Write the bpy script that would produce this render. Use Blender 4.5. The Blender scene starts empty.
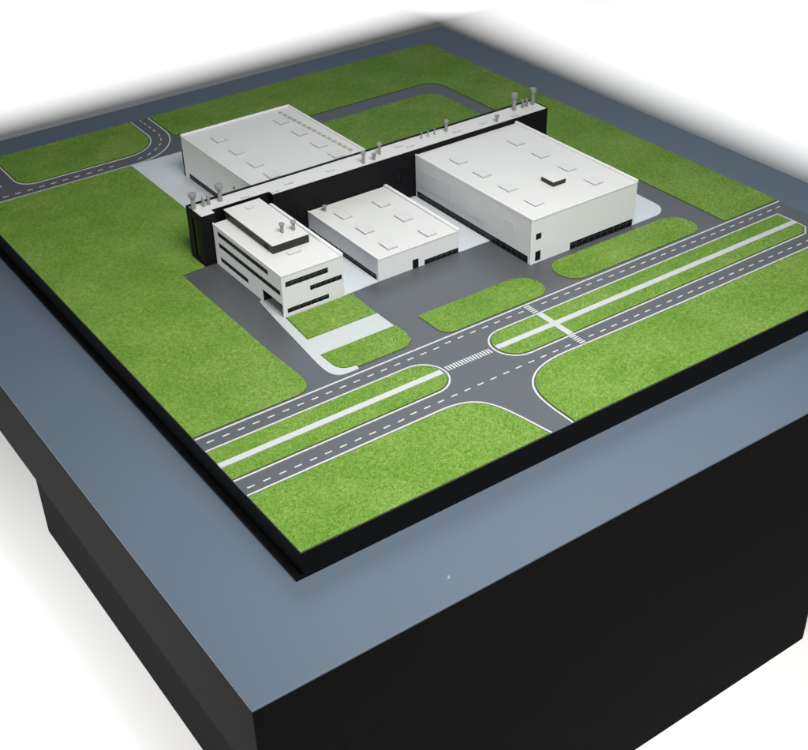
import bpy, bmesh, math, random
import numpy as np
from mathutils import Vector, Matrix

random.seed(7); rng = np.random.default_rng(7)
sc = bpy.context.scene
col = sc.collection

# ------------------------------------------------------------------ camera
def make_camera():
    C = Vector((-0.37513, -0.72013, 0.74025)); T = Vector((0.23496, 0.17353, 0.0)); roll = -0.02838
    f = (T - C).normalized(); r = f.cross(Vector((0, 0, 1))).normalized(); u = r.cross(f)
    d = -u; c, s = math.cos(roll), math.sin(roll)
    r2 = c * r - s * d; d2 = s * r + c * d
    M = Matrix((r2, -d2, -f)).transposed().to_4x4(); M.translation = C
    cam = bpy.data.cameras.new('camera'); o = bpy.data.objects.new('camera', cam); col.objects.link(o)
    o.matrix_world = M
    cam.sensor_width = 36.0; cam.lens = 1221.794 / 808.0 * 36.0
    cam.clip_start = 0.02; cam.clip_end = 100.0
    sc.camera = o
make_camera()

# ------------------------------------------------------------------ light
world = bpy.data.worlds.new('World'); sc.world = world; world.use_nodes = True
bg = world.node_tree.nodes['Background']
bg.inputs[0].default_value = (1.0, 0.99, 0.97, 1); bg.inputs[1].default_value = 0.07

def area(name, loc, target, sx, sy, power, colour=(1, 1, 1), spread=180):
    l = bpy.data.lights.new(name, 'AREA'); l.shape = 'RECTANGLE'; l.size = sx; l.size_y = sy
    l.energy = power; l.color = colour; l.spread = math.radians(spread)
    o = bpy.data.objects.new(name, l); col.objects.link(o); o.location = loc
    o.rotation_euler = (Vector(target) - Vector(loc)).to_track_quat('-Z', 'Y').to_euler()
    return o
area('front_overhead_softbox', (0.20, -0.45, 1.18), (0.29, 0.06, 0.0), 0.7, 0.7, 8.0, (1.0, 0.99, 0.965), 84)
area('far_softbox', (2.05, 2.10, 2.45), (0.30, -0.10, 0.0), 2.2, 1.8, 6, (0.66, 0.84, 1.0), 70)
area('left_fill_lamp', (-1.25, 0.35, 0.22), (-0.50, 0.38, -0.50), 1.1, 0.6, 9, (1.0, 0.98, 0.95), 110)
area('left_floor_added_light', (-0.62, 0.40, -0.035), (-0.60, 0.40, -0.43), 1.6, 0.30, 9.5, (1.0, 1.0, 1.0), 150)  # added light, no such source known: whitens the floor left of the plinth
area('front_floor_added_light', (1.2, -1.5, 0.5), (0.75, -0.45, -0.43), 1.2, 0.7, 5, (1.0, 0.99, 0.97), 110)  # added to brighten the floor in front; no lamp known there
area('back_added_floor_light', (1.0, 2.11, 0.05), (1.0, 3.1, 0.05), 3.6, 0.25, 38, (1, 1, 1))  # added light facing away: floor whitens outward, leaving a dark halo behind the plinth
area('right_added_floor_light', (1.71, 0.9, 0.05), (2.7, 0.9, 0.05), 3.2, 0.25, 34, (1, 1, 1))  # invented counterpart on the right, fading the halo out to white floor

area('far_added_floor_light', (1.2, 2.62, 0.45), (1.2, 3.7, 0.45), 3.8, 0.3, 40, (1, 1, 1))  # added farther back so the floor at top left stays white
area('far_right_added_floor_light', (2.20, 1.0, 0.45), (3.2, 1.0, 0.45), 3.0, 0.3, 34, (1, 1, 1))  # added likewise to whiten the floor at top right
area('distant_added_floor_light', (3.2, 4.4, 1.6), (5.2, 8.4, 0.6), 9.0, 1.0, 420, (1, 1, 1))  # added only to keep the distant floor from going dark

vs = sc.view_settings; vs.view_transform = 'Standard'; vs.look = 'None'; vs.exposure = 0.0; vs.gamma = 1.0
vs.use_curve_mapping = False

# ------------------------------------------------------------------ materials
def mat(name, c, rough=0.6, spec=0.5, vary=0.0, vscale=200.0, bump=0.0, bscale=400.0, c2=None, coat=0.0):
    m = bpy.data.materials.new(name); m.use_nodes = True
    nt = m.node_tree; b = nt.nodes['Principled BSDF']
    b.inputs['Base Color'].default_value = (*c, 1); b.inputs['Roughness'].default_value = rough
    b.inputs['Specular IOR Level'].default_value = spec
    if coat: b.inputs['Coat Weight'].default_value = coat; b.inputs['Coat Roughness'].default_value = 0.25
    geo = nt.nodes.new('ShaderNodeNewGeometry')
    if vary > 0 or c2:
        n = nt.nodes.new('ShaderNodeTexNoise'); n.inputs['Scale'].default_value = vscale; n.inputs['Detail'].default_value = 4
        nt.links.new(geo.outputs['Position'], n.inputs['Vector'])
        mr = nt.nodes.new('ShaderNodeMapRange'); mr.inputs[1].default_value = 0.3; mr.inputs[2].default_value = 0.7
        nt.links.new(n.outputs['Fac'], mr.inputs[0])
        mx = nt.nodes.new('ShaderNodeMix'); mx.data_type = 'RGBA'
        lo = tuple(v * (1 - vary) for v in c); hi = c2 or tuple(min(1, v * (1 + vary)) for v in c)
        mx.inputs[6].default_value = (*lo, 1); mx.inputs[7].default_value = (*hi, 1)
        nt.links.new(mr.outputs[0], mx.inputs[0]); nt.links.new(mx.outputs[2], b.inputs['Base Color'])
    if bump > 0:
        n = nt.nodes.new('ShaderNodeTexNoise'); n.inputs['Scale'].default_value = bscale; n.inputs['Detail'].default_value = 3
        nt.links.new(geo.outputs['Position'], n.inputs['Vector'])
        bp = nt.nodes.new('ShaderNodeBump'); bp.inputs['Strength'].default_value = bump; bp.inputs['Distance'].default_value = 0.0006
        nt.links.new(n.outputs['Fac'], bp.inputs['Height']); nt.links.new(bp.outputs[0], b.inputs['Normal'])
    return m

def clad(name, c, axis_pitch=0.0042):
    """white sheet cladding with fine vertical seams"""
    m = mat(name, c, 0.55, 0.35, vary=0.01, vscale=25)
    nt = m.node_tree; b = nt.nodes['Principled BSDF']
    geo = nt.nodes.new('ShaderNodeNewGeometry'); sep = nt.nodes.new('ShaderNodeSeparateXYZ')
    nt.links.new(geo.outputs['Position'], sep.inputs[0])
    ad = nt.nodes.new('ShaderNodeMath'); ad.operation = 'ADD'
    nt.links.new(sep.outputs[0], ad.inputs[0]); ad.inputs[1].default_value = 5.0
    dv = nt.nodes.new('ShaderNodeMath'); dv.operation = 'DIVIDE'; dv.inputs[1].default_value = axis_pitch
    nt.links.new(ad.outputs[0], dv.inputs[0])
    fr = nt.nodes.new('ShaderNodeMath'); fr.operation = 'FRACT'; nt.links.new(dv.outputs[0], fr.inputs[0])
    mr = nt.nodes.new('ShaderNodeMapRange'); mr.inputs[1].default_value = 0.0; mr.inputs[2].default_value = 0.16
    nt.links.new(fr.outputs[0], mr.inputs[0])
    bp = nt.nodes.new('ShaderNodeBump'); bp.inputs['Strength'].default_value = 0.55; bp.inputs['Distance'].default_value = 0.0005
    nt.links.new(mr.outputs[0], bp.inputs['Height']); nt.links.new(bp.outputs[0], b.inputs['Normal'])
    return m

M = {}
M['floor'] = mat('white_floor', (0.86, 0.86, 0.86), 0.8, 0.2)
M['plinth'] = mat('satin_black', (0.0065, 0.0065, 0.0065), 0.55, 0.01, bump=0.05, bscale=900)
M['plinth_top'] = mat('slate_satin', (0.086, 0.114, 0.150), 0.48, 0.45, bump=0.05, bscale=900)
M['board'] = mat('board_black', (0.003, 0.003, 0.0035), 0.45, 0.08)
M['asphalt'] = mat('asphalt_grey', (0.070, 0.075, 0.082), 0.44, 0.45, vary=0.05, vscale=500, bump=0.06, bscale=1500)
M['paving'] = mat('paving_grey', (0.50, 0.53, 0.56), 0.6, 0.4, vary=0.06, vscale=600)
M['path'] = mat('path_pale', (0.43, 0.465, 0.46), 0.6, 0.3, vary=0.03, vscale=300)
M['paint'] = mat('road_paint', (0.48, 0.49, 0.48), 0.6, 0.3)
M['wall'] = clad('white_cladding', (0.575, 0.59, 0.605))
M['wall_plain'] = mat('white_wall', (0.575, 0.59, 0.60), 0.55, 0.35, vary=0.01, vscale=30)
M['roof'] = mat('white_roof', (0.615, 0.612, 0.597), 0.6, 0.3, vary=0.01, vscale=20)
M['trim'] = mat('white_trim', (0.70, 0.705, 0.705), 0.5, 0.3)
M['sky'] = mat('skylight_plastic', (0.59, 0.59, 0.58), 0.5, 0.25)
M['panel'] = mat('grey_panel', (0.55, 0.57, 0.583), 0.5, 0.4)
M['black'] = mat('black_wall', (0.005, 0.005, 0.006), 0.45, 0.12, vary=0.1, vscale=30)
M['dark'] = mat('dark_grey_wall', (0.019, 0.020, 0.020), 0.5, 0.25)
M['glass'] = mat('dark_glass', (0.004, 0.0045, 0.006), 0.22, 0.22)
M['mull'] = mat('mullion_grey', (0.06, 0.062, 0.066), 0.4, 0.3)
M['vent'] = mat('vent_grey', (0.22, 0.22, 0.21), 0.5, 0.5, vary=0.08, vscale=300)
M['tan'] = mat('tan_panel', (0.36, 0.33, 0.25), 0.6, 0.3)
M['tan2'] = mat('tan_grey_panel', (0.56, 0.54, 0.49), 0.6, 0.3)
M['skylight_shade'] = mat('skylight_side_shade', (0.37, 0.375, 0.385), 0.6, 0.3)  # grey stands in for shade on skylight sides that match the roof
M['mat_edge'] = mat('lawn_edge_shade', (0.06, 0.085, 0.02), 0.8, 0.2)  # dark green puts the thin shadow line beside the roads into the lawn's edge

def grass_mat():
    m = bpy.data.materials.new('flock_grass'); m.use_nodes = True; nt = m.node_tree; b = nt.nodes['Principled BSDF']
    geo = nt.nodes.new('ShaderNodeNewGeometry')
    n = nt.nodes.new('ShaderNodeTexNoise'); n.inputs['Scale'].default_value = 260; n.inputs['Detail'].default_value = 3
    nt.links.new(geo.outputs['Position'], n.inputs['Vector'])
    n2 = nt.nodes.new('ShaderNodeTexNoise'); n2.inputs['Scale'].default_value = 14; n2.inputs['Detail'].default_value = 3
    nt.links.new(geo.outputs['Position'], n2.inputs['Vector'])
    a = nt.nodes.new('ShaderNodeMath'); a.operation = 'MULTIPLY_ADD'; a.inputs[1].default_value = 0.55
    nt.links.new(geo.outputs['Random Per Island'], a.inputs[0]); 
    a1 = nt.nodes.new('ShaderNodeMath'); a1.operation = 'MULTIPLY_ADD'; a1.inputs[1].default_value = 0.50; a1.inputs[2].default_value = -0.17
    nt.links.new(n.outputs['Fac'], a1.inputs[0]); nt.links.new(a1.outputs[0], a.inputs[2])
    a2 = nt.nodes.new('ShaderNodeMath'); a2.operation = 'MULTIPLY_ADD'; a2.inputs[1].default_value = 0.35
    nt.links.new(n2.outputs['Fac'], a2.inputs[0]); nt.links.new(a.outputs[0], a2.inputs[2])
    cr = nt.nodes.new('ShaderNodeValToRGB'); e = cr.color_ramp.elements
    e[0].position = 0.1; e[0].color = (0.052, 0.130, 0.007, 1)
    e[1].position = 0.95; e[1].color = (0.32, 0.42, 0.125, 1)
    x = e.new(0.5); x.color = (0.112, 0.240, 0.017, 1)
    nt.links.new(a2.outputs[0], cr.inputs[0]); nt.links.new(cr.outputs[0], b.inputs['Base Color'])
    b.inputs['Roughness'].default_value = 0.48; b.inputs['Specular IOR Level'].default_value = 0.22
    vm = nt.nodes.new('ShaderNodeMix'); vm.data_type = 'VECTOR'; vm.inputs[0].default_value = 0.5; vm.inputs[5].default_value = (0, 0, 1)
    nt.links.new(geo.outputs['Normal'], vm.inputs[4])
    vn = nt.nodes.new('ShaderNodeVectorMath'); vn.operation = 'NORMALIZE'
    nt.links.new(vm.outputs[1], vn.inputs[0]); nt.links.new(vn.outputs[0], b.inputs['Normal'])
    return m
M['grass'] = grass_mat()

# ------------------------------------------------------------------ helpers
class MB:
    def __init__(s): s.v = []; s.f = []
    def box(s, x0, x1, y0, y1, z0, z1):
        n = len(s.v)
        s.v += [(x0, y0, z0), (x1, y0, z0), (x1, y1, z0), (x0, y1, z0), (x0, y0, z1), (x1, y0, z1), (x1, y1, z1), (x0, y1, z1)]
        s.f += [tuple(n + i for i in q) for q in ((0, 3, 2, 1), (4, 5, 6, 7), (0, 1, 5, 4), (1, 2, 6, 5), (2, 3, 7, 6), (3, 0, 4, 7))]
        return s
    def prism(s, poly, z0, z1, bottom=True):
        if sum(a[0] * b[1] - b[0] * a[1] for a, b in zip(poly, poly[1:] + poly[:1])) < 0: poly = poly[::-1]
        n = len(s.v); k = len(poly)
        s.v += [(x, y, z0) for x, y in poly] + [(x, y, z1) for x, y in poly]
        if bottom: s.f.append(tuple(n + i for i in range(k))[::-1])
        s.f.append(tuple(n + k + i for i in range(k)))
        for i in range(k):
            j = (i + 1) % k; s.f.append((n + i, n + j, n + k + j, n + k + i))
        return s
    def ribbon(s, pts, w, z0, z1):
        """a strip of width w along an open polyline, as thin solid"""
        P = [Vector((x, y, 0)) for x, y in pts]; L = []; R = []
        for i, p in enumerate(P):
            d = (P[min(i + 1, len(P) - 1)] - P[max(i - 1, 0)]).normalized(); nn = Vector((-d.y, d.x, 0)) * w / 2
            L.append(p + nn); R.append(p - nn)
        n = len(s.v); k = len(P)
        for z in (z0, z1): s.v += [(q.x, q.y, z) for q in L] + [(q.x, q.y, z) for q in R]
        for i in range(k - 1):
            a, b, c, d = n + i, n + i + 1, n + k + i + 1, n + k + i; t = 2 * k
            s.f += [(a + t, d + t, c + t, b + t), (a, b, c, d), (a, a + t, b + t, b), (d, c, c + t, d + t)]
        s.f += [(n, n + k, n + 3 * k, n + 2 * k), (n + k - 1, n + 3 * k - 1, n + 4 * k - 1, n + 2 * k - 1)]
        return s
    def lathe(s, cx, cy, prof, n=10, twist=0.0, shear=(0, 0)):
        b = len(s.v)
        for r, z in [(q * 0.9, w) for q, w in prof]:
            dz = z - prof[0][1]
            for i in range(n):
                a = 2 * math.pi * i / n + twist; s.v.append((cx + r * math.cos(a) + shear[0] * dz, cy + r * math.sin(a) + shear[1] * dz, z))
        for j in range(len(prof) - 1):
            for i in range(n):
                k = (i + 1) % n; s.f.append((b + j * n + i, b + j * n + k, b + (j + 1) * n + k, b + (j + 1) * n + i))
        s.f.append(tuple(b + i for i in range(n))[::-1]); s.f.append(tuple(b + (len(prof) - 1) * n + i for i in range(n)))
        return s
    def quad(s, *p):
        n = len(s.v); s.v += list(p); s.f.append(tuple(range(n, n + len(p)))); return s
    def build(s, name, material, parent=None, bevel=0.0, smooth=False):
        me = bpy.data.meshes.new(name); off = parent_loc(parent)
        me.from_pydata([(x - off[0], y - off[1], z - off[2]) for x, y, z in s.v], [], s.f); me.update()
        if bevel:
            bm = bmesh.new(); bm.from_mesh(me)
            bmesh.ops.bevel(bm, geom=[e for e in bm.edges], offset=bevel, segments=2, affect='EDGES', profile=0.6); bm.to_mesh(me); bm.free()
        me.materials.append(M[material] if isinstance(material, str) else material)
        if smooth:
            for p in me.polygons: p.use_smooth = True
        o = bpy.data.objects.new(name, me); col.objects.link(o)
        if parent: o.parent = parent
        return o
def parent_loc(p):
    v = Vector((0, 0, 0))
    while p is not None: v += Vector(p.location); p = p.parent
    return v
def tag(o, label=None, cat=None, group=None, kind=None):
    if label: o['label'] = label
    if cat: o['category'] = cat
    if group: o['group'] = group
    if kind: o['kind'] = kind
    return o
def thing(name, loc, label, cat, group=None):
    o = bpy.data.objects.new(name, None); o.empty_display_size = 0.02; col.objects.link(o); o.location = loc
    return tag(o, label, cat, group)
def arc(cx, cy, r, a0, a1, n=10):
    return [(cx + r * math.cos(math.radians(a0 + (a1 - a0) * i / n)), cy + r * math.sin(math.radians(a0 + (a1 - a0) * i / n))) for i in range(n + 1)]
def rrect(x0, x1, y0, y1, r, n=8):
    r4 = r if isinstance(r, (tuple, list)) else (r,) * 4     # bl, br, tr, tl
    out = []
    for (cx, cy, a, rr) in ((x0 + r4[0], y0 + r4[0], 180, r4[0]), (x1 - r4[1], y0 + r4[1], 270, r4[1]), (x1 - r4[2], y1 - r4[2], 0, r4[2]), (x0 + r4[3], y1 - r4[3], 90, r4[3])):
        out += arc(cx, cy, rr, a, a + 90, n) if rr > 0 else [(cx, cy)]
    return out
def smooth_line(p, it=3):
    for _ in range(it):
        q = [p[0]]
        for a, b in zip(p, p[1:]):
            q += [(0.75 * a[0] + 0.25 * b[0], 0.75 * a[1] + 0.25 * b[1]), (0.25 * a[0] + 0.75 * b[0], 0.25 * a[1] + 0.75 * b[1])]
        p = q + [p[-1]]
    return p
def offset_line(p, d):
    P = [Vector((x, y)) for x, y in p]; out = []
    for i in range(len(P)):
        t = (P[min(i + 1, len(P) - 1)] - P[max(i - 1, 0)]).normalized(); out.append((P[i].x - t.y * d, P[i].y + t.x * d))
    return out

# ------------------------------------------------------------------ floor and plinth
FZ = -0.426
tag(MB().box(-25, 40, -25, 40, FZ - 0.05, FZ).build('floor', 'floor'), kind='structure')

CT, CB = -0.0305, -0.132
CX0, CX1, CY0, CY1 = -0.1115, 0.999, -0.105, 1.133
pl = thing('display_plinth', (0.3, 0.29, FZ), 'black satin display plinth with a wide overhanging top under the site model', 'plinth')
MB().box(CX0, CX1, CY0, CY1, CB, CT - 0.0022).build('plinth_top', 'plinth', pl, bevel=0.0008)
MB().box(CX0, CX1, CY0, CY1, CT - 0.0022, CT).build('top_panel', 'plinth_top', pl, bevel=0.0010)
MB().prism(rrect(-0.051, 0.657, CY0 + 0.0012, 0.682, (0.004, 0.012, 0.012, 0.010)), FZ, CB - 0.0003).build('pedestal', 'plinth', pl)
MB().box(-0.045, 0.650, CY0 + 0.006, 0.676, CB - 0.002, CB + 0.001).build('shadow_gap', 'board', pl)
fl = MB()
fp = []
for i in range(9):
    a = math.radians(-150 + 220 * i / 8); fp.append((0.1061 + 0.0014 * math.cos(a), -0.0761 + 0.0014 * math.sin(a)))
fl.ribbon(fp, 0.0005, CT, CT + 0.0002).build('scuff_mark', 'panel', pl)

bd = thing('model_board', (0.435, 0.5, CT), 'thick black baseboard carrying the green and white factory site model', 'board')
W, D = 0.8707, 1.0
MB().box(0, W, 0, D, -0.0240, -0.0008).build('board_slab', 'board', bd, bevel=0.0005)
MB().box(0.0022, W - 0.002, 0, D - 0.002, CT, -0.0240).build('board_core', 'board', bd)
MB().box(-0.0068, 0.002, 0.0, D, CT, -0.0262).build('base_lip', 'board', bd, bevel=0.0002)

# ------------------------------------------------------------------ ground of the model
road = tag(MB().box(0.0004, W - 0.0004, 0.0004, D - 0.0004, -0.0008, 0.0).build('road', 'asphalt'), kind='structure')
PZ = 0.0004
LW = 0.0021
def line(pts, w=LW): return MB().ribbon(pts, w, 0.0, PZ).build('edge_line', 'paint', road)
X1 = W - 0.001
line([(0.001, 0.2058), (X1, 0.2058)])
# left half of the median, closed end on the right
mL = [(0.001, 0.1823)] + arc(0.2455, 0.1535, 0.0288, 90, -90, 16) + [(0.001, 0.1247)]
line(mL)
mR = [(0.8395, 0.1823)] + arc(0.3715, 0.1535, 0.0288, 90, 270, 16) + [(0.8245, 0.1247), (0.8395, 0.1365), (0.8405, 0.1567)]
line(mR[:-3] + [(0.8245, 0.1247)]); line([(0.8395, 0.1835), (0.8405, 0.1567), (0.8395, 0.1365), (0.8237, 0.1240)])
low_l = smooth_line([(0.001, 0.0982), (0.21, 0.0982), (0.245, 0.0982), (0.268, 0.088), (0.280, 0.068), (0.2865, 0.040), (0.2935, 0.001)], 3)
low_r = smooth_line([(0.3220, 0.001), (0.3218, 0.042), (0.3265, 0.066), (0.338, 0.084), (0.360, 0.098), (0.392, 0.1035), (0.435, 0.1017), (0.60, 0.0995), (X1, 0.0985)], 3)
line(low_l); line(low_r)
# north-west road
line([(0.001, 0.8523)] + arc(0.2375, 0.9400, 0.0880, 270, 360, 16) + [(0.3262, 0.999)])
nw_in = [(0.0745, 0.999), (0.0745, 0.912)] + arc(0.1005, 0.9070, 0.0258, 180, 270, 8) + arc(0.2375, 0.9400, 0.0593, 270, 360, 14) + [(0.2975, 0.999)]
line(nw_in)
line([(0.0305, 0.999), (0.0305, 0.906)] + arc(0.0055, 0.906, 0.0250, 0, -90, 8) + [(0.001, 0.881)])
dash_me = None
def dash(x, y, ang):
    global dash_me
    if dash_me is None:
        o = MB().box(-0.0040, 0.0040, -0.0008, 0.0008, 0.0, PZ).build('lane_dash', 'paint', road); dash_me = o.data
    else:
        o = bpy.data.objects.new('lane_dash', dash_me); col.objects.link(o); o.parent = road
    o.location = (x, y, 0); o.rotation_euler = (0, 0, ang)
for k in range(50):
    x = 0.0125 + 0.01755 * k
    if x < 0.862 and abs(x - 0.4297) > 0.0085: dash(x, 0.1943 if x < .3 else 0.1962 if x < .55 else 0.1948, 0)
for k in range(49):
    x = 0.0105 + 0.01745 * k
    if x < 0.855 and abs(x - 0.4297) > 0.0085: dash(x, 0.1080 if x < .2 else 0.1105, 0)
for k in range(12): dash(0.0470 + 0.01755 * k - 0.01755 * 2, 0.8652, 0)
for a in (-80, -66, -52, -38, -24, -10): dash(0.2375 + 0.0745 * math.cos(math.radians(a)), 0.9400 + 0.0745 * math.sin(math.radians(a)), math.radians(a + 90))
for y in (0.947, 0.9635, 0.980, 0.994): dash(0.3120, y, math.pi / 2)
for y in (0.902, 0.9195, 0.937, 0.9545, 0.972): dash(0.0525, y, math.pi / 2)
zm = {}
def zebra(x, y, sx, sy):
    if (sx, sy) not in zm:
        o = MB().box(-sx / 2, sx / 2, -sy / 2, sy / 2, 0, PZ).build('zebra_stripe', 'paint', road); zm[(sx, sy)] = o.data
    else:
        o = bpy.data.objects.new('zebra_stripe', zm[(sx, sy)]); col.objects.link(o); o.parent = road
    o.location = (x, y, 0)
for k in range(17): zebra(0.2790 + k * 0.00365, 0.1552 - 0.00004 * k, 0.0020, 0.0088)
for k in range(5): zebra(0.4297, 0.1868 + k * 0.0037, 0.0082, 0.0019)
for k in range(6): zebra(0.4297, 0.1030 + k * 0.0037, 0.0082, 0.0019)

# pavings and paths
PT = 0.0008
def paving(name, poly, m, z1=PT): return tag(MB().prism(poly, 0.0, z1).build(name, m), kind='structure')
paving('pavement', [(0.229, 0.5545), (0.229, 0.8495), (0.448, 0.8495), (0.448, 0.5545)], 'paving')
paving('pavement', [(0.2750, 0.3525), (0.3254, 0.3550), (0.3254, 0.5162), (0.2750, 0.5162)], 'paving')
paving('pavement', [(0.4482, 0.3540), (0.4962, 0.3540), (0.4962, 0.5162), (0.4482, 0.5162)], 'paving')
paving('pavement', rrect(0.6720, 0.7360, 0.2750, 0.5000, (0, 0.026, 0, 0)), 'paving')
walk = smooth_line([(0.1872, 0.402), (0.1835, 0.37), (0.1798, 0.333), (0.1752, 0.281), (0.1718, 0.250), (0.1715, 0.226), (0.1785, 0.2140), (0.192, 0.2125), (0.2030, 0.2128)], 2)
inn = smooth_line([(0.2040, 0.2195), (0.1940, 0.2200), (0.1850, 0.2270), (0.1835, 0.2380), (0.1835, 0.2608)], 2)
paving('path', walk + inn + [(0.2828, 0.2608), (0.2828, 0.2955), (0.1885, 0.2955), (0.1925, 0.3512), (0.1912, 0.3512), (0.1912, 0.404)], 'path')
paving('path', [(0.0005, 0.1487), (0.270, 0.1487), (0.270, 0.1567), (0.0005, 0.1567)], 'path', 0.0016)
cx0, cx1 = 0.4257, 0.4338
paving('path', [(0.3465, 0.1500), (cx0, 0.1490), (cx0, 0.1262), (cx1, 0.1262), (cx1, 0.1490), (0.8385, 0.1490), (0.8385, 0.1570), (cx1, 0.1570), (cx1, 0.1808), (cx0, 0.1808), (cx0, 0.1570), (0.3465, 0.1580)], 'path', 0.0016)

# ------------------------------------------------------------------ lawns
GH = 0.0010
DENS = 1.8e6
def inside(px, py, poly):
    r = np.zeros(len(px), bool); n = len(poly)
    for i in range(n):
        x0, y0 = poly[i]; x1, y1 = poly[(i + 1) % n]
        if y0 == y1: continue
        c = ((y0 > py) != (y1 > py)) & (px < (x1 - x0) * (py - y0) / (y1 - y0) + x0); r ^= c
    return r
def lawn(poly, holes=()):
    o = MB().prism(poly, 0.0, GH).build('lawn', 'mat_edge'); tag(o, kind='structure')
    o.data.materials.append(M['grass'])
    for p in o.data.polygons:
        if p.normal.z > 0.5: p.material_index = 1
    xs = [p[0] for p in poly]; ys = [p[1] for p in poly]
    n = int((max(xs) - min(xs)) * (max(ys) - min(ys)) * DENS)
    px = rng.uniform(min(xs), max(xs), n); py = rng.uniform(min(ys), max(ys), n)
    k = inside(px, py, poly)
    px, py = px[k], py[k]; n = len(px)
    h = rng.uniform(0.0004, 0.0014, n); w = rng.uniform(0.0003, 0.0007, n) * 0.6
    a = rng.uniform(0, 2 * np.pi, n); ld = rng.uniform(0, 0.0014, n); la = rng.uniform(0, 2 * np.pi, n)
    v = np.empty((n, 3, 3), np.float32)
    v[:, 0, 0] = px - w * np.cos(a); v[:, 0, 1] = py - w * np.sin(a); v[:, 0, 2] = GH - 0.0001
    v[:, 1, 0] = px + w * np.cos(a); v[:, 1, 1] = py + w * np.sin(a); v[:, 1, 2] = GH - 0.0001
    v[:, 2, 0] = px + ld * np.cos(la); v[:, 2, 1] = py + ld * np.sin(la); v[:, 2, 2] = GH + h
    me = bpy.data.meshes.new('grass'); me.vertices.add(3 * n); me.loops.add(3 * n); me.polygons.add(n)
    me.vertices.foreach_set('co', v.ravel()); me.loops.foreach_set('vertex_index', np.arange(3 * n, dtype=np.int32))
    me.polygons.foreach_set('loop_start', np.arange(0, 3 * n, 3, dtype=np.int32)); me.polygons.foreach_set('loop_total', np.full(n, 3, np.int32))
    me.update(calc_edges=True); me.materials.append(M['grass'])
    g = bpy.data.objects.new('grass', me); col.objects.link(g); g.parent = o; tag(g, kind='stuff')
    return o
E0 = 0.0006
edgeA = smooth_line([(0.120, 0.2096), (0.134, 0.2115), (0.1425, 0.221), (0.1450, 0.236), (0.1440, 0.265), (0.1420, 0.300)], 2)
lawn([(E0, 0.2096)] + edgeA + [(0.1422, 0.5130), (0.1745, 0.5150), (0.1745, 0.5545), (0.2280, 0.5545), (0.2280, 0.8490), (E0, 0.8490)])
lawn([(0.0775, D - E0), (0.0775, 0.912)] + arc(0.1005, 0.9070, 0.0228, 180, 270, 8) + arc(0.2375, 0.9400, 0.0562, 270, 360, 14) + [(0.2945, D - E0)])
lawn([(E0, 0.884), (0.0055, 0.884)] + arc(0.0055, 0.906, 0.0220, -90, 0, 6) + [(0.0275, D - E0), (E0, D - E0)])
lawn([(0.3290, D - E0), (0.3290, 0.935), (0.3275, 0.918), (0.3310, 0.9095), (0.40, 0.9095), (0.42, 0.8460)] + arc(0.7410, 0.8170, 0.0290, 90, 0, 8) + [(0.7700, 0.2098), (W - E0, 0.2098), (W - E0, D - E0)])
lawn([(0.4525, 0.5545), (0.7300, 0.5545), (0.7300, 0.5160), (0.7420, 0.5160)] + arc(0.7100, 0.7770, 0.0320, 0, 90, 8) + [(0.4525, 0.8090)])
lawn(rrect(0.3170, 0.4770, 0.2098, 0.2615, (0.016, 0.022, 0.026, 0.002)))
lawn(rrect(0.5085, 0.7345, 0.2110, 0.2635, (0.024, 0.022, 0.025, 0.024)))
lawn([(0.1940, 0.3500), (0.2835, 0.3500), (0.2820, 0.2962), (0.1895, 0.2962)])
lawn([(0.1843, 0.2600), (0.2845, 0.2600), (0.2855, 0.2420), (0.2805, 0.2250), (0.2690, 0.2162), (0.2050, 0.2162), (0.2048, 0.2202), (0.1945, 0.2208), (0.1858, 0.2278), (0.1843, 0.2390)])
def med_l(y0, y1):
    p = [(x, min(max(y, y0), y1)) for x, y in [(E0, 0.1800)] + arc(0.2450, 0.1535, 0.0262, 90, -90, 24) + [(E0, 0.1272)]]
    return p
cap_l = arc(0.2450, 0.1535, 0.0262, 90, -90, 40)
lawn([(E0, 0.1797)] + [q for q in cap_l if q[1] > 0.1573] + [(0.2706, 0.1573), (E0, 0.1573)])
lawn([(E0, 0.1480), (0.2700, 0.1480)] + [q for q in cap_l if q[1] < 0.1480] + [(E0, 0.1273)])
cap_r = arc(0.3720, 0.1535, 0.0262, 90, 270, 40)
lawn([(cx0 - .0006, 0.1797)] + [q for q in cap_r if q[1] > 0.1590] + [(0.3470, 0.1590), (cx0 - .0006, 0.1577)])
lawn([(0.3470, 0.1492)] + [q for q in cap_r if q[1] < 0.1485] + [(cx0 - .0006, 0.1273), (cx0 - .0006, 0.1483)])
lawn([(cx1 + .0006, 0.1797), (cx1 + .0006, 0.1577), (0.8370, 0.1577), (0.8365, 0.1797)])
lawn([(cx1 + .0006, 0.1483), (cx1 + .0006, 0.1273), (0.8235, 0.1273), (0.8362, 0.1372), (0.8365, 0.1483)])
ll = offset_line(low_l, -0.0030); lawn([(E0, E0), (E0, ll[0][1])] + ll[1:-1] + [(0.2900, E0)])
lr = offset_line(low_r, -0.0030); lawn([(0.3252, E0)] + lr[1:-1] + [(W - E0, 0.0955), (W - E0, E0)])

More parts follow.
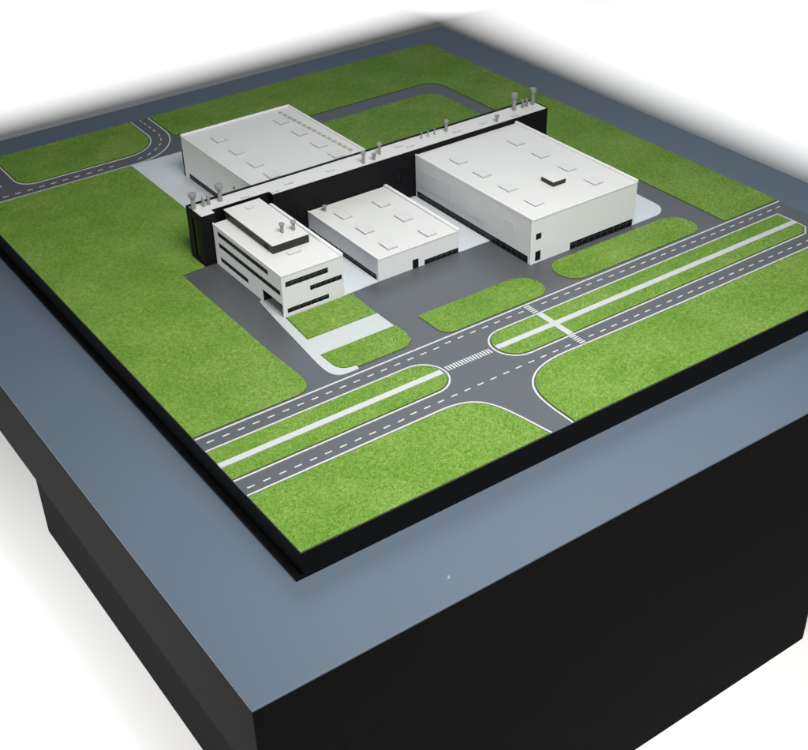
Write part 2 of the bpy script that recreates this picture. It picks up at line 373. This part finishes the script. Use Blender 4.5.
# ------------------------------------------------------------------ buildings
def wall_face(mb, axis, c, a0, a1, z0, z1, holes, depth, out):
    """wall quad with rectangular holes and reveals; axis 0: plane x=c (a along y), axis 1: plane y=c; out = outward sign"""
    def P(a, z, d=0.0):
        q = c - out * d
        return (q, a, z) if axis == 0 else (a, q, z)
    A = sorted({a0, a1, *[h[0] for h in holes], *[h[1] for h in holes]}); Z = sorted({z0, z1, *[h[2] for h in holes], *[h[3] for h in holes]})
    flip = (axis == 1 and out > 0) or (axis == 0 and out < 0)
    def Q(*p): mb.quad(*(p[::-1] if flip else p))
    for i in range(len(A) - 1):
        for j in range(len(Z) - 1):
            ca, cz = (A[i] + A[i + 1]) / 2, (Z[j] + Z[j + 1]) / 2
            if any(h[0] < ca < h[1] and h[2] < cz < h[3] for h in holes): continue
            Q(P(A[i], Z[j]), P(A[i + 1], Z[j]), P(A[i + 1], Z[j + 1]), P(A[i], Z[j + 1]))
    for h in holes:
        b0, b1, y0, y1 = h[:4]
        Q(P(b0, y0), P(b0, y0, depth), P(b1, y0, depth), P(b1, y0)); Q(P(b0, y1), P(b1, y1), P(b1, y1, depth), P(b0, y1, depth))
        Q(P(b0, y0), P(b0, y1), P(b0, y1, depth), P(b0, y0, depth)); Q(P(b1, y0), P(b1, y0, depth), P(b1, y1, depth), P(b1, y1))
def win(parent, axis, c, h, depth, out, name='window', panes=0, sill=False):
    b0, b1, y0, y1 = h[:4]
    ca = c - out * (depth - 0.0001); cb = c - out * (depth + 0.0006); lo, hi = min(ca, cb), max(ca, cb)
    mb = MB(); e = 0.0003
    if axis == 0: mb.box(lo, hi, b0 - e, b1 + e, y0 - e if y0 > 0.001 else y0, y1 + e)
    else: mb.box(b0 - e, b1 + e, lo, hi, y0 - e if y0 > 0.001 else y0, y1 + e)
    o = mb.build(name, 'glass', parent)
    if panes > 1:
        m = MB(); t = 0.00022; ma, mz = c - out * (depth - 0.0001), c - out * (depth - 0.0004); lo, hi = min(ma, mz), max(ma, mz)
        for k in range(1, panes):
            a = b0 + (b1 - b0) * k / panes
            if axis == 0: m.box(lo, hi, a - t, a + t, y0, y1)
            else: m.box(a - t, a + t, lo, hi, y0, y1)
        zc = y0 + (y1 - y0) * 0.62
        if panes == 2: pass
        elif axis == 0: m.box(lo, hi - 0.0001, b0, b1, zc - t * .7, zc + t * .7)
        else: m.box(b0, b1, lo + 0.0001, hi, zc - t * .7, zc + t * .7)
        m.build('mullions', 'mull', o)
    return o
def hall(root, x0, x1, y0, y1, h, left=(), front=(), wm='wall_plain', depth=0.0008, roof_t=0.0014):
    """left/front: holes (a0,a1,z0,z1,panes,name)"""
    zt = h - roof_t; mb = MB()
    wall_face(mb, 0, x0, y0, y1, 0.0, zt, left, depth, -1); wall_face(mb, 1, y0, x0, x1, 0.0, zt, front, depth, -1)
    wall_face(mb, 0, x1, y0, y1, 0.0, zt, [], depth, 1); wall_face(mb, 1, y1, x0, x1, 0.0, zt, [], depth, 1)
    mb.build('wall', wm, root)
    for q in left: win(root, 0, x0, q, depth, -1, q[5], q[4])
    for q in front: win(root, 1, y0, q, depth, -1, q[5], q[4])
    return MB().box(x0 - .0005, x1 + .0005, y0 - .0007, y1, zt, h).build('roof', 'roof', root, bevel=0.0002)
sky_me = {}; lid_me = {}
def skylight(root, x, y, z, sx=0.0145, sy=0.0215, h=0.0020):
    k = (sx, sy, h)
    if k not in sky_me:
        o = MB().box(-sx / 2, sx / 2, -sy / 2, sy / 2, 0, h * .7).build('skylight', 'skylight_shade', None, bevel=0.0002); o.parent = root; sky_me[k] = o.data
        l = MB().box(-sx / 2 - .0003, sx / 2 - .0010, -sy / 2 + .0012, sy / 2 + .0003, h * .7, h).build('skylight_lid', 'sky', None, bevel=0.0002); l.parent = o; lid_me[k] = l.data
    else:
        o = bpy.data.objects.new('skylight', sky_me[k]); col.objects.link(o); o.parent = root
        l = bpy.data.objects.new('skylight_lid', lid_me[k]); col.objects.link(l); l.parent = o
    o.location = Vector((x, y, z)) - parent_loc(root)
def vent(root, x, y, z, kind, h):
    h *= 0.95
    if kind == 'tall':
        o = MB().lathe(x, y, [(.0034, z), (.0031, z + .62 * h)], 8).build('vent', 'vent', root)
        MB().lathe(x, y, [(.0031, z + .62 * h), (.0053, z + .76 * h), (.0056, z + .95 * h), (.0050, z + h)], 8, 0.39).build('vent_cowl', 'vent', o)
    elif kind == 'round':
        o = MB().lathe(x, y, [(.0024, z), (.0021, z + .66 * h)], 10).build('vent', 'vent', root)
        MB().lathe(x, y, [(.0021, z + .66 * h), (.0035, z + .72 * h), (.0040, z + .82 * h), (.0034, z + .93 * h), (.0014, z + h)], 10).build('vent_cowl', 'vent', o)
    elif kind == 'funnel':
        o = MB().lathe(x, y, [(.0019, z), (.0018, z + .55 * h)], 8).build('vent', 'vent', root)
        MB().lathe(x, y, [(.0018, z + .55 * h), (.0040, z + .86 * h), (.0038, z + h), (.0026, z + .92 * h)], 8).build('vent_cowl', 'vent', o)
    elif kind == 'elbow':
        o = MB().lathe(x, y, [(.0026, z), (.0022, z + .6 * h)], 8).build('vent', 'vent', root)
        MB().lathe(x, y, [(.0022, z + .6 * h), (.0026, z + .72 * h), (.0012, z + h)], 8, 0, (-.30, .0)).build('vent_cowl', 'vent', o)
    else:
        o = MB().lathe(x, y, [(.0011, z), (.0010, z + .8 * h), (.0015, z + .84 * h), (.0013, z + h)], 8).build('vent', 'vent', root)
    return o
def ridge(root, x0, x1, y0, y1, z0, z1, m='trim', name='parapet'): return MB().box(x0, x1, y0, y1, z0, z1).build(name, m, root, bevel=0.0002)

# -- large hall on the right
H = thing('factory_hall', (0.584, 0.395, 0), 'largest white hall, front right, with a small dark box on its flat roof', 'building')
hx0, hx1, hy0, hy1, hh = 0.4965, 0.6710, 0.2748, 0.5150, 0.0612
hall(H, hx0, hx1, hy0, hy1, hh,
     left=[(0.2800, 0.5130, 0.0, 0.0098, 22, 'window_band')],
     front=[(0.5040, 0.5128, 0.0315, 0.0402, 0, 'window'), (0.5040, 0.5127, 0.0022, 0.0158, 0, 'door'), (0.5608, 0.6680, 0.0, 0.0098, 10, 'window_band')])
ridge(H, hx0 - .0005, hx0 + .0012, hy0 - .0007, hy1, hh, hh + .0016); ridge(H, hx1 - .0034, hx1 + .0005, hy0 - .0007, hy1, hh, hh + .0030)
for y in (0.464, 0.413, 0.361, 0.310):
    skylight(H, 0.5300, y, hh); skylight(H, 0.6275, y - 0.001, hh)
bx = MB().box(0.5765, 0.5975, 0.3285, 0.3515, hh, hh + 0.0064).build('roof_unit', 'dark', H)
MB().box(0.5760, 0.5980, 0.3280, 0.3520, hh + 0.0064, hh + 0.0070).build('unit_lid', 'roof', bx)
MB().box(hx0 - .0002, hx0, 0.4365, 0.5060, 0.0190, 0.0450).build('wall_panel', 'panel', H)
MB().box(hx0 - .0002, hx0, 0.3060, 0.3262, 0.0305, 0.0440).build('wall_panel', 'panel', H)
ridge(H, hx0 - .0004, hx0 + .0006, hy0 - .0004, hy0 + .0002, 0, hh - .0014, 'trim', 'corner_trim')

# -- middle building
Bm = thing('workshop_building', (0.387, 0.43, 0), 'low white workshop with six skylights between the office and the largest hall', 'building')
mx0, mx1, my0, my1, mh = 0.3257, 0.4478, 0.3552, 0.5150, 0.0305
hall(Bm, mx0, mx1, my0, my1, mh,
     left=[(0.3590, 0.5130, 0.0, 0.0078, 15, 'window_band')],
     front=[(0.3764, 0.3856, 0.0, 0.0122, 0, 'door'), (0.3944, 0.4470, 0.0, 0.0066, 6, 'window_band')], wm='wall')
ridge(Bm, mx0 - .0005, mx0 + .0012, my0 - .0007, my1, mh, mh + .0012); ridge(Bm, mx1 - .0040, mx1 + .0005, my0 - .0007, my1, mh, mh + .0026)
for y in (0.4770, 0.4270, 0.3760): skylight(Bm, 0.3560, y, mh); skylight(Bm, 0.4130, y - .002, mh)
vent(Bm, 0.3440, 0.5030, mh, 'round', 0.0085)

# -- office
Bo = thing('office_building', (0.233, 0.43, 0), 'three storey white office with dark window bands and a dark rooftop storey', 'building')
ox0, ox1, oy0, oy1, oh = 0.1915, 0.2745, 0.3515, 0.5150, 0.0556
EN = (0.3518, 0.4000, 0.0008, 0.0172)
# left wall: three bands and an open entrance bay at the front corner
zt = oh - .0014; mb = MB(); dp = 0.0008
L3 = [(0.3820, 0.5050, 0.0428, 0.0497, 12, 'window_band'), (0.3560, 0.5050, 0.0270, 0.0341, 15, 'window_band'), (0.4345, 0.5040, 0.0077, 0.0146, 7, 'window_band')]
F3 = [(0.1966, 0.2540, 0.0390, 0.0463, 7, 'window_band'), (0.2285, 0.2722, 0.0240, 0.0306, 6, 'window_band'), (0.1966, 0.2533, 0.0048, 0.0112, 7, 'window_band')]
wall_face(mb, 0, ox0, oy0, oy1, 0.0, zt, L3, dp, -1)
# cut the entrance bay: rebuild the left wall with the bay as a deep hole
mb = MB(); allh = L3 + [(0.3535, 0.4000, 0.0, 0.0172)]
wall_face(mb, 0, ox0, oy0, oy1, 0.0, zt, L3 + [(0.3535, 0.4000, 0.0, 0.0172)], dp, -1)
wall_face(mb, 1, oy0, ox0, ox1, 0.0, zt, F3, dp, -1); wall_face(mb, 0, ox1, oy0, oy1, 0, zt, [], dp, 1); wall_face(mb, 1, oy1, ox0, ox1, 0, zt, [], dp, 1)
mb.build('wall', 'wall', Bo)
for q in L3: win(Bo, 0, ox0, q, dp, -1, q[5], q[4])
for q in F3: win(Bo, 1, oy0, q, dp, -1, q[5], q[4])
bay = MB()
bay.quad((ox0 + .0012, 0.4000, 0), (ox0 + .0180, 0.4000, 0), (ox0 + .0180, 0.4000, .0172), (ox0 + .0012, 0.4000, .0172))
bay.quad((ox0 + .0180, 0.4000, 0), (ox0 + .0025, 0.3535, 0), (ox0 + .0025, 0.3535, .0172), (ox0 + .0180, 0.4000, .0172))
bay.quad((ox0, 0.4000, .01718), (ox0 + .0180, 0.4000, .01718), (ox0 + .0025, 0.3535, .01718), (ox0, 0.3535, .01718))
bay.build('entrance_bay', 'dark', Bo)
MB().prism([(ox0 + .0001, 0.3537), (ox0 + .0024, 0.3537), (ox0 + .0178, 0.3998), (ox0 + .0001, 0.3998)], 0.0002, PT).build('entrance_floor', 'path', Bo)
gx = MB(); gx.quad((ox0 + .0165, 0.3965, .0008), (ox0 + .0045, 0.3605, .0008), (ox0 + .0045, 0.3605, .0150), (ox0 + .0165, 0.3965, .0150)); gx.build('entrance_glass', 'glass', Bo)
MB().box(ox0 - .0005, ox1 + .0005, oy0 - .0007, oy1, zt, oh).build('roof', 'roof', Bo, bevel=0.0002)
ridge(Bo, ox0 - .0005, ox0 + .0012, oy0 - .0007, oy1, oh, oh + .0010); ridge(Bo, ox1 - .0034, ox1 + .0005, oy0 - .0007, oy1, oh, oh + .0026)
skylight(Bo, 0.2330, 0.3905, oh, 0.0160, 0.0060, 0.0016)
px0, px1, py0, py1, ph = 0.2110, 0.2605, 0.4020, 0.5200, 0.0672
mb = MB(); pw = [(0.4115, 0.4150, 0.0572, 0.0620, 0, 'window'), (0.4162, 0.4190, 0.0572, 0.0620, 0, 'window'), (0.4202, 0.4228, 0.0572, 0.0620, 0, 'window')]
wall_face(mb, 0, px0, py0, py1, oh, ph - .0012, pw, .0008, -1); wall_face(mb, 1, py0, px0, px1, oh, ph - .0012, [], .001, -1)
wall_face(mb, 0, px1, py0, py1, oh, ph - .0012, [], .001, 1); wall_face(mb, 1, py1, px0, px1, oh, ph - .0012, [], .001, 1)
ps = mb.build('rooftop_storey', 'dark', Bo)
for q in pw: win(ps, 0, px0, q, .0008, -1, 'window')
MB().box(px0 - .0004, px1 + .0004, py0 - .0004, py1, ph - .0012, ph).build('roof', 'roof', Bo, bevel=0.0002)
vent(Bo, 0.2370, 0.4230, ph, 'round', 0.0138); vent(Bo, 0.2508, 0.4200, ph, 'round', 0.0138)
skylight(Bo, 0.2385, 0.5040, ph, 0.0085, 0.0085, 0.0010)

# -- back hall
Bb = thing('warehouse_building', (0.363, 0.662, 0), 'white warehouse behind the black spine with a row of tan roof panels', 'building')
wx0, wx1, wy0, wy1, wh = 0.2765, 0.4508, 0.5542, 0.7690, 0.0612
hall(Bb, wx0, wx1, wy0, wy1, wh, left=[(0.5700, 0.7580, 0.0, 0.0095, 20, 'window_band'), (0.6172, 0.6232, 0.0362, 0.0398, 0, 'window')])
t = .0022
ridge(Bb, wx0 - .0005, wx0 + .0010, wy0, wy1 - t, wh, wh + .0010); ridge(Bb, wx1 - t, wx1 + .0005, wy0, wy1 - t, wh, wh + .0026)
ridge(Bb, wx0 - .0005, wx1 + .0005, wy1 - t, wy1 + .0005, wh, wh + .0026)
for y in (0.7240, 0.6730, 0.6220, 0.5790): skylight(Bb, 0.3130, y, wh); skylight(Bb, 0.4130, y + .001, wh)
for k in range(29):
    y = 0.7535 - k * 0.0061; x = 0.4285 + (0.752 - y) * 0.050; hl = 0.0035 if k % 2 == 0 else 0.0023
    MB().box(x - .0023, x + .0023, y - hl, y + hl, wh, wh + .0007).build('roof_panel', 'tan2' if k % 2 else 'tan', Bb)
MB().box(wx0 - .0003, wx0, 0.6935, 0.7340, 0.0300, 0.0420).build('wall_panel', 'wall', Bb)
MB().box(wx0 - .0010, wx0 + .0006, wy1 + .0004, wy1 + .0018, 0.0, 0.0400).build('dark_upright', 'dark', Bb)  # narrow dark upright at the back left corner

# -- black spine with the tower
S = thing('spine_building', (0.452, 0.535, 0), 'long narrow black building with a white roof and grey vents at both ends', 'building')
sx0, sx1, sy0, sy1, sh = 0.1762, 0.7290, 0.5165, 0.5537, 0.0678
mb = MB(); bw = [(0.4652, 0.4750, 0.0292, 0.0405, 2, 'window')]
wall_face(mb, 0, sx0, sy0, sy1, 0, sh, [(0.5285, 0.5400, 0.0050, 0.0590)], .0014, -1)
wall_face(mb, 1, sy0, sx0, 0.1975, 0, sh, [], .001, -1); wall_face(mb, 0, 0.1975, sy0, 0.5265, oh, sh, [], .001, 1)
wall_face(mb, 1, 0.5265, 0.1975, 0.2780, oh - .02, sh, [], .001, -1); wall_face(mb, 0, 0.2780, sy0, 0.5265, 0, sh, [], .001, -1)
wall_face(mb, 1, sy0, 0.2780, sx1, 0, sh, bw, .0014, -1)
wall_face(mb, 0, sx1, sy0, sy1, 0, sh, [], .001, 1); wall_face(mb, 1, sy1, sx0, sx1, 0, sh, [], .001, 1)
mb.build('wall', 'black', S)
win(S, 0, sx0, (0.5285, 0.5400, 0.0050, 0.0590), .0014, -1, 'window', 0); win(S, 1, sy0, bw[0], .0014, -1, 'window', 2)
rp = [(sx0, sy0), (0.1975, sy0), (0.1975, 0.5265), (0.2780, 0.5265), (0.2780, sy0), (sx1, sy0), (sx1, sy1), (sx0, sy1)]
MB().prism(rp, sh - .0012, sh - .0002).build('roof_deck', 'dark', S)
i = .0007
MB().prism([(sx0 + .0022, sy0 + i), (0.1975 - i, sy0 + i), (0.1975 - i, 0.5265 + i), (0.2780 + i, 0.5265 + i), (0.2780 + i, sy0 + i), (sx1 - .0018, sy0 + i), (sx1 - .0018, sy1 - .0030), (sx0 + .0022, sy1 - .0030)], sh - .0002, sh + .0005).build('roof', 'roof', S)
ridge(S, sx0, sx1, sy1 - .0026, sy1, sh - .0002, sh + .0020, 'black'); ridge(S, sx0, sx0 + .0020, sy0, sy1 - .0026, sh - .0002, sh + .0012, 'black')
ridge(S, sx1 - .0015, sx1, sy0, sy1 - .0026, sh - .0002, sh + .0012, 'black')
rz = sh + .0005
for x, y, k, h in ((0.1815, 0.5420, 'tall', .0220), (0.1945, 0.5405, 'elbow', .0130), (0.2015, 0.5405, 'elbow', .0135), (0.2175, 0.5405, 'tall', .0242),
                   (0.4190, 0.5225, 'round', .0185), (0.4355, 0.5225, 'funnel', .0097), (0.4520, 0.5340, 'round', .0180),
                   (0.5250, 0.5400, 'pole', .0090), (0.5360, 0.5400, 'pole', .0090), (0.5470, 0.5400, 'pole', .0090), (0.5660, 0.5390, 'round', .0186),
                   (0.6410, 0.5215, 'funnel', .0103), (0.6870, 0.5400, 'tall', .0259), (0.7020, 0.5390, 'elbow', .0136), (0.7090, 0.5385, 'elbow', .0140), (0.7210, 0.5400, 'tall', .0252)):
    vent(S, x, y, rz, k, h)
for x, y in ((0.247, 0.5315), (0.284, 0.5215), (0.310, 0.531), (0.373, 0.530), (0.486, 0.538), (0.498, 0.529), (0.577, 0.529), (0.623, 0.529), (0.675, 0.522)):
    skylight(S, x, y, rz, 0.0110, 0.0052, 0.0011)
for x in (0.2905, 0.3105): MB().box(x, x + .0014, sy0 - .0012, sy0, 0.0, 0.040).build('dark_upright', 'black', S)  # two black downpipes on the spine front
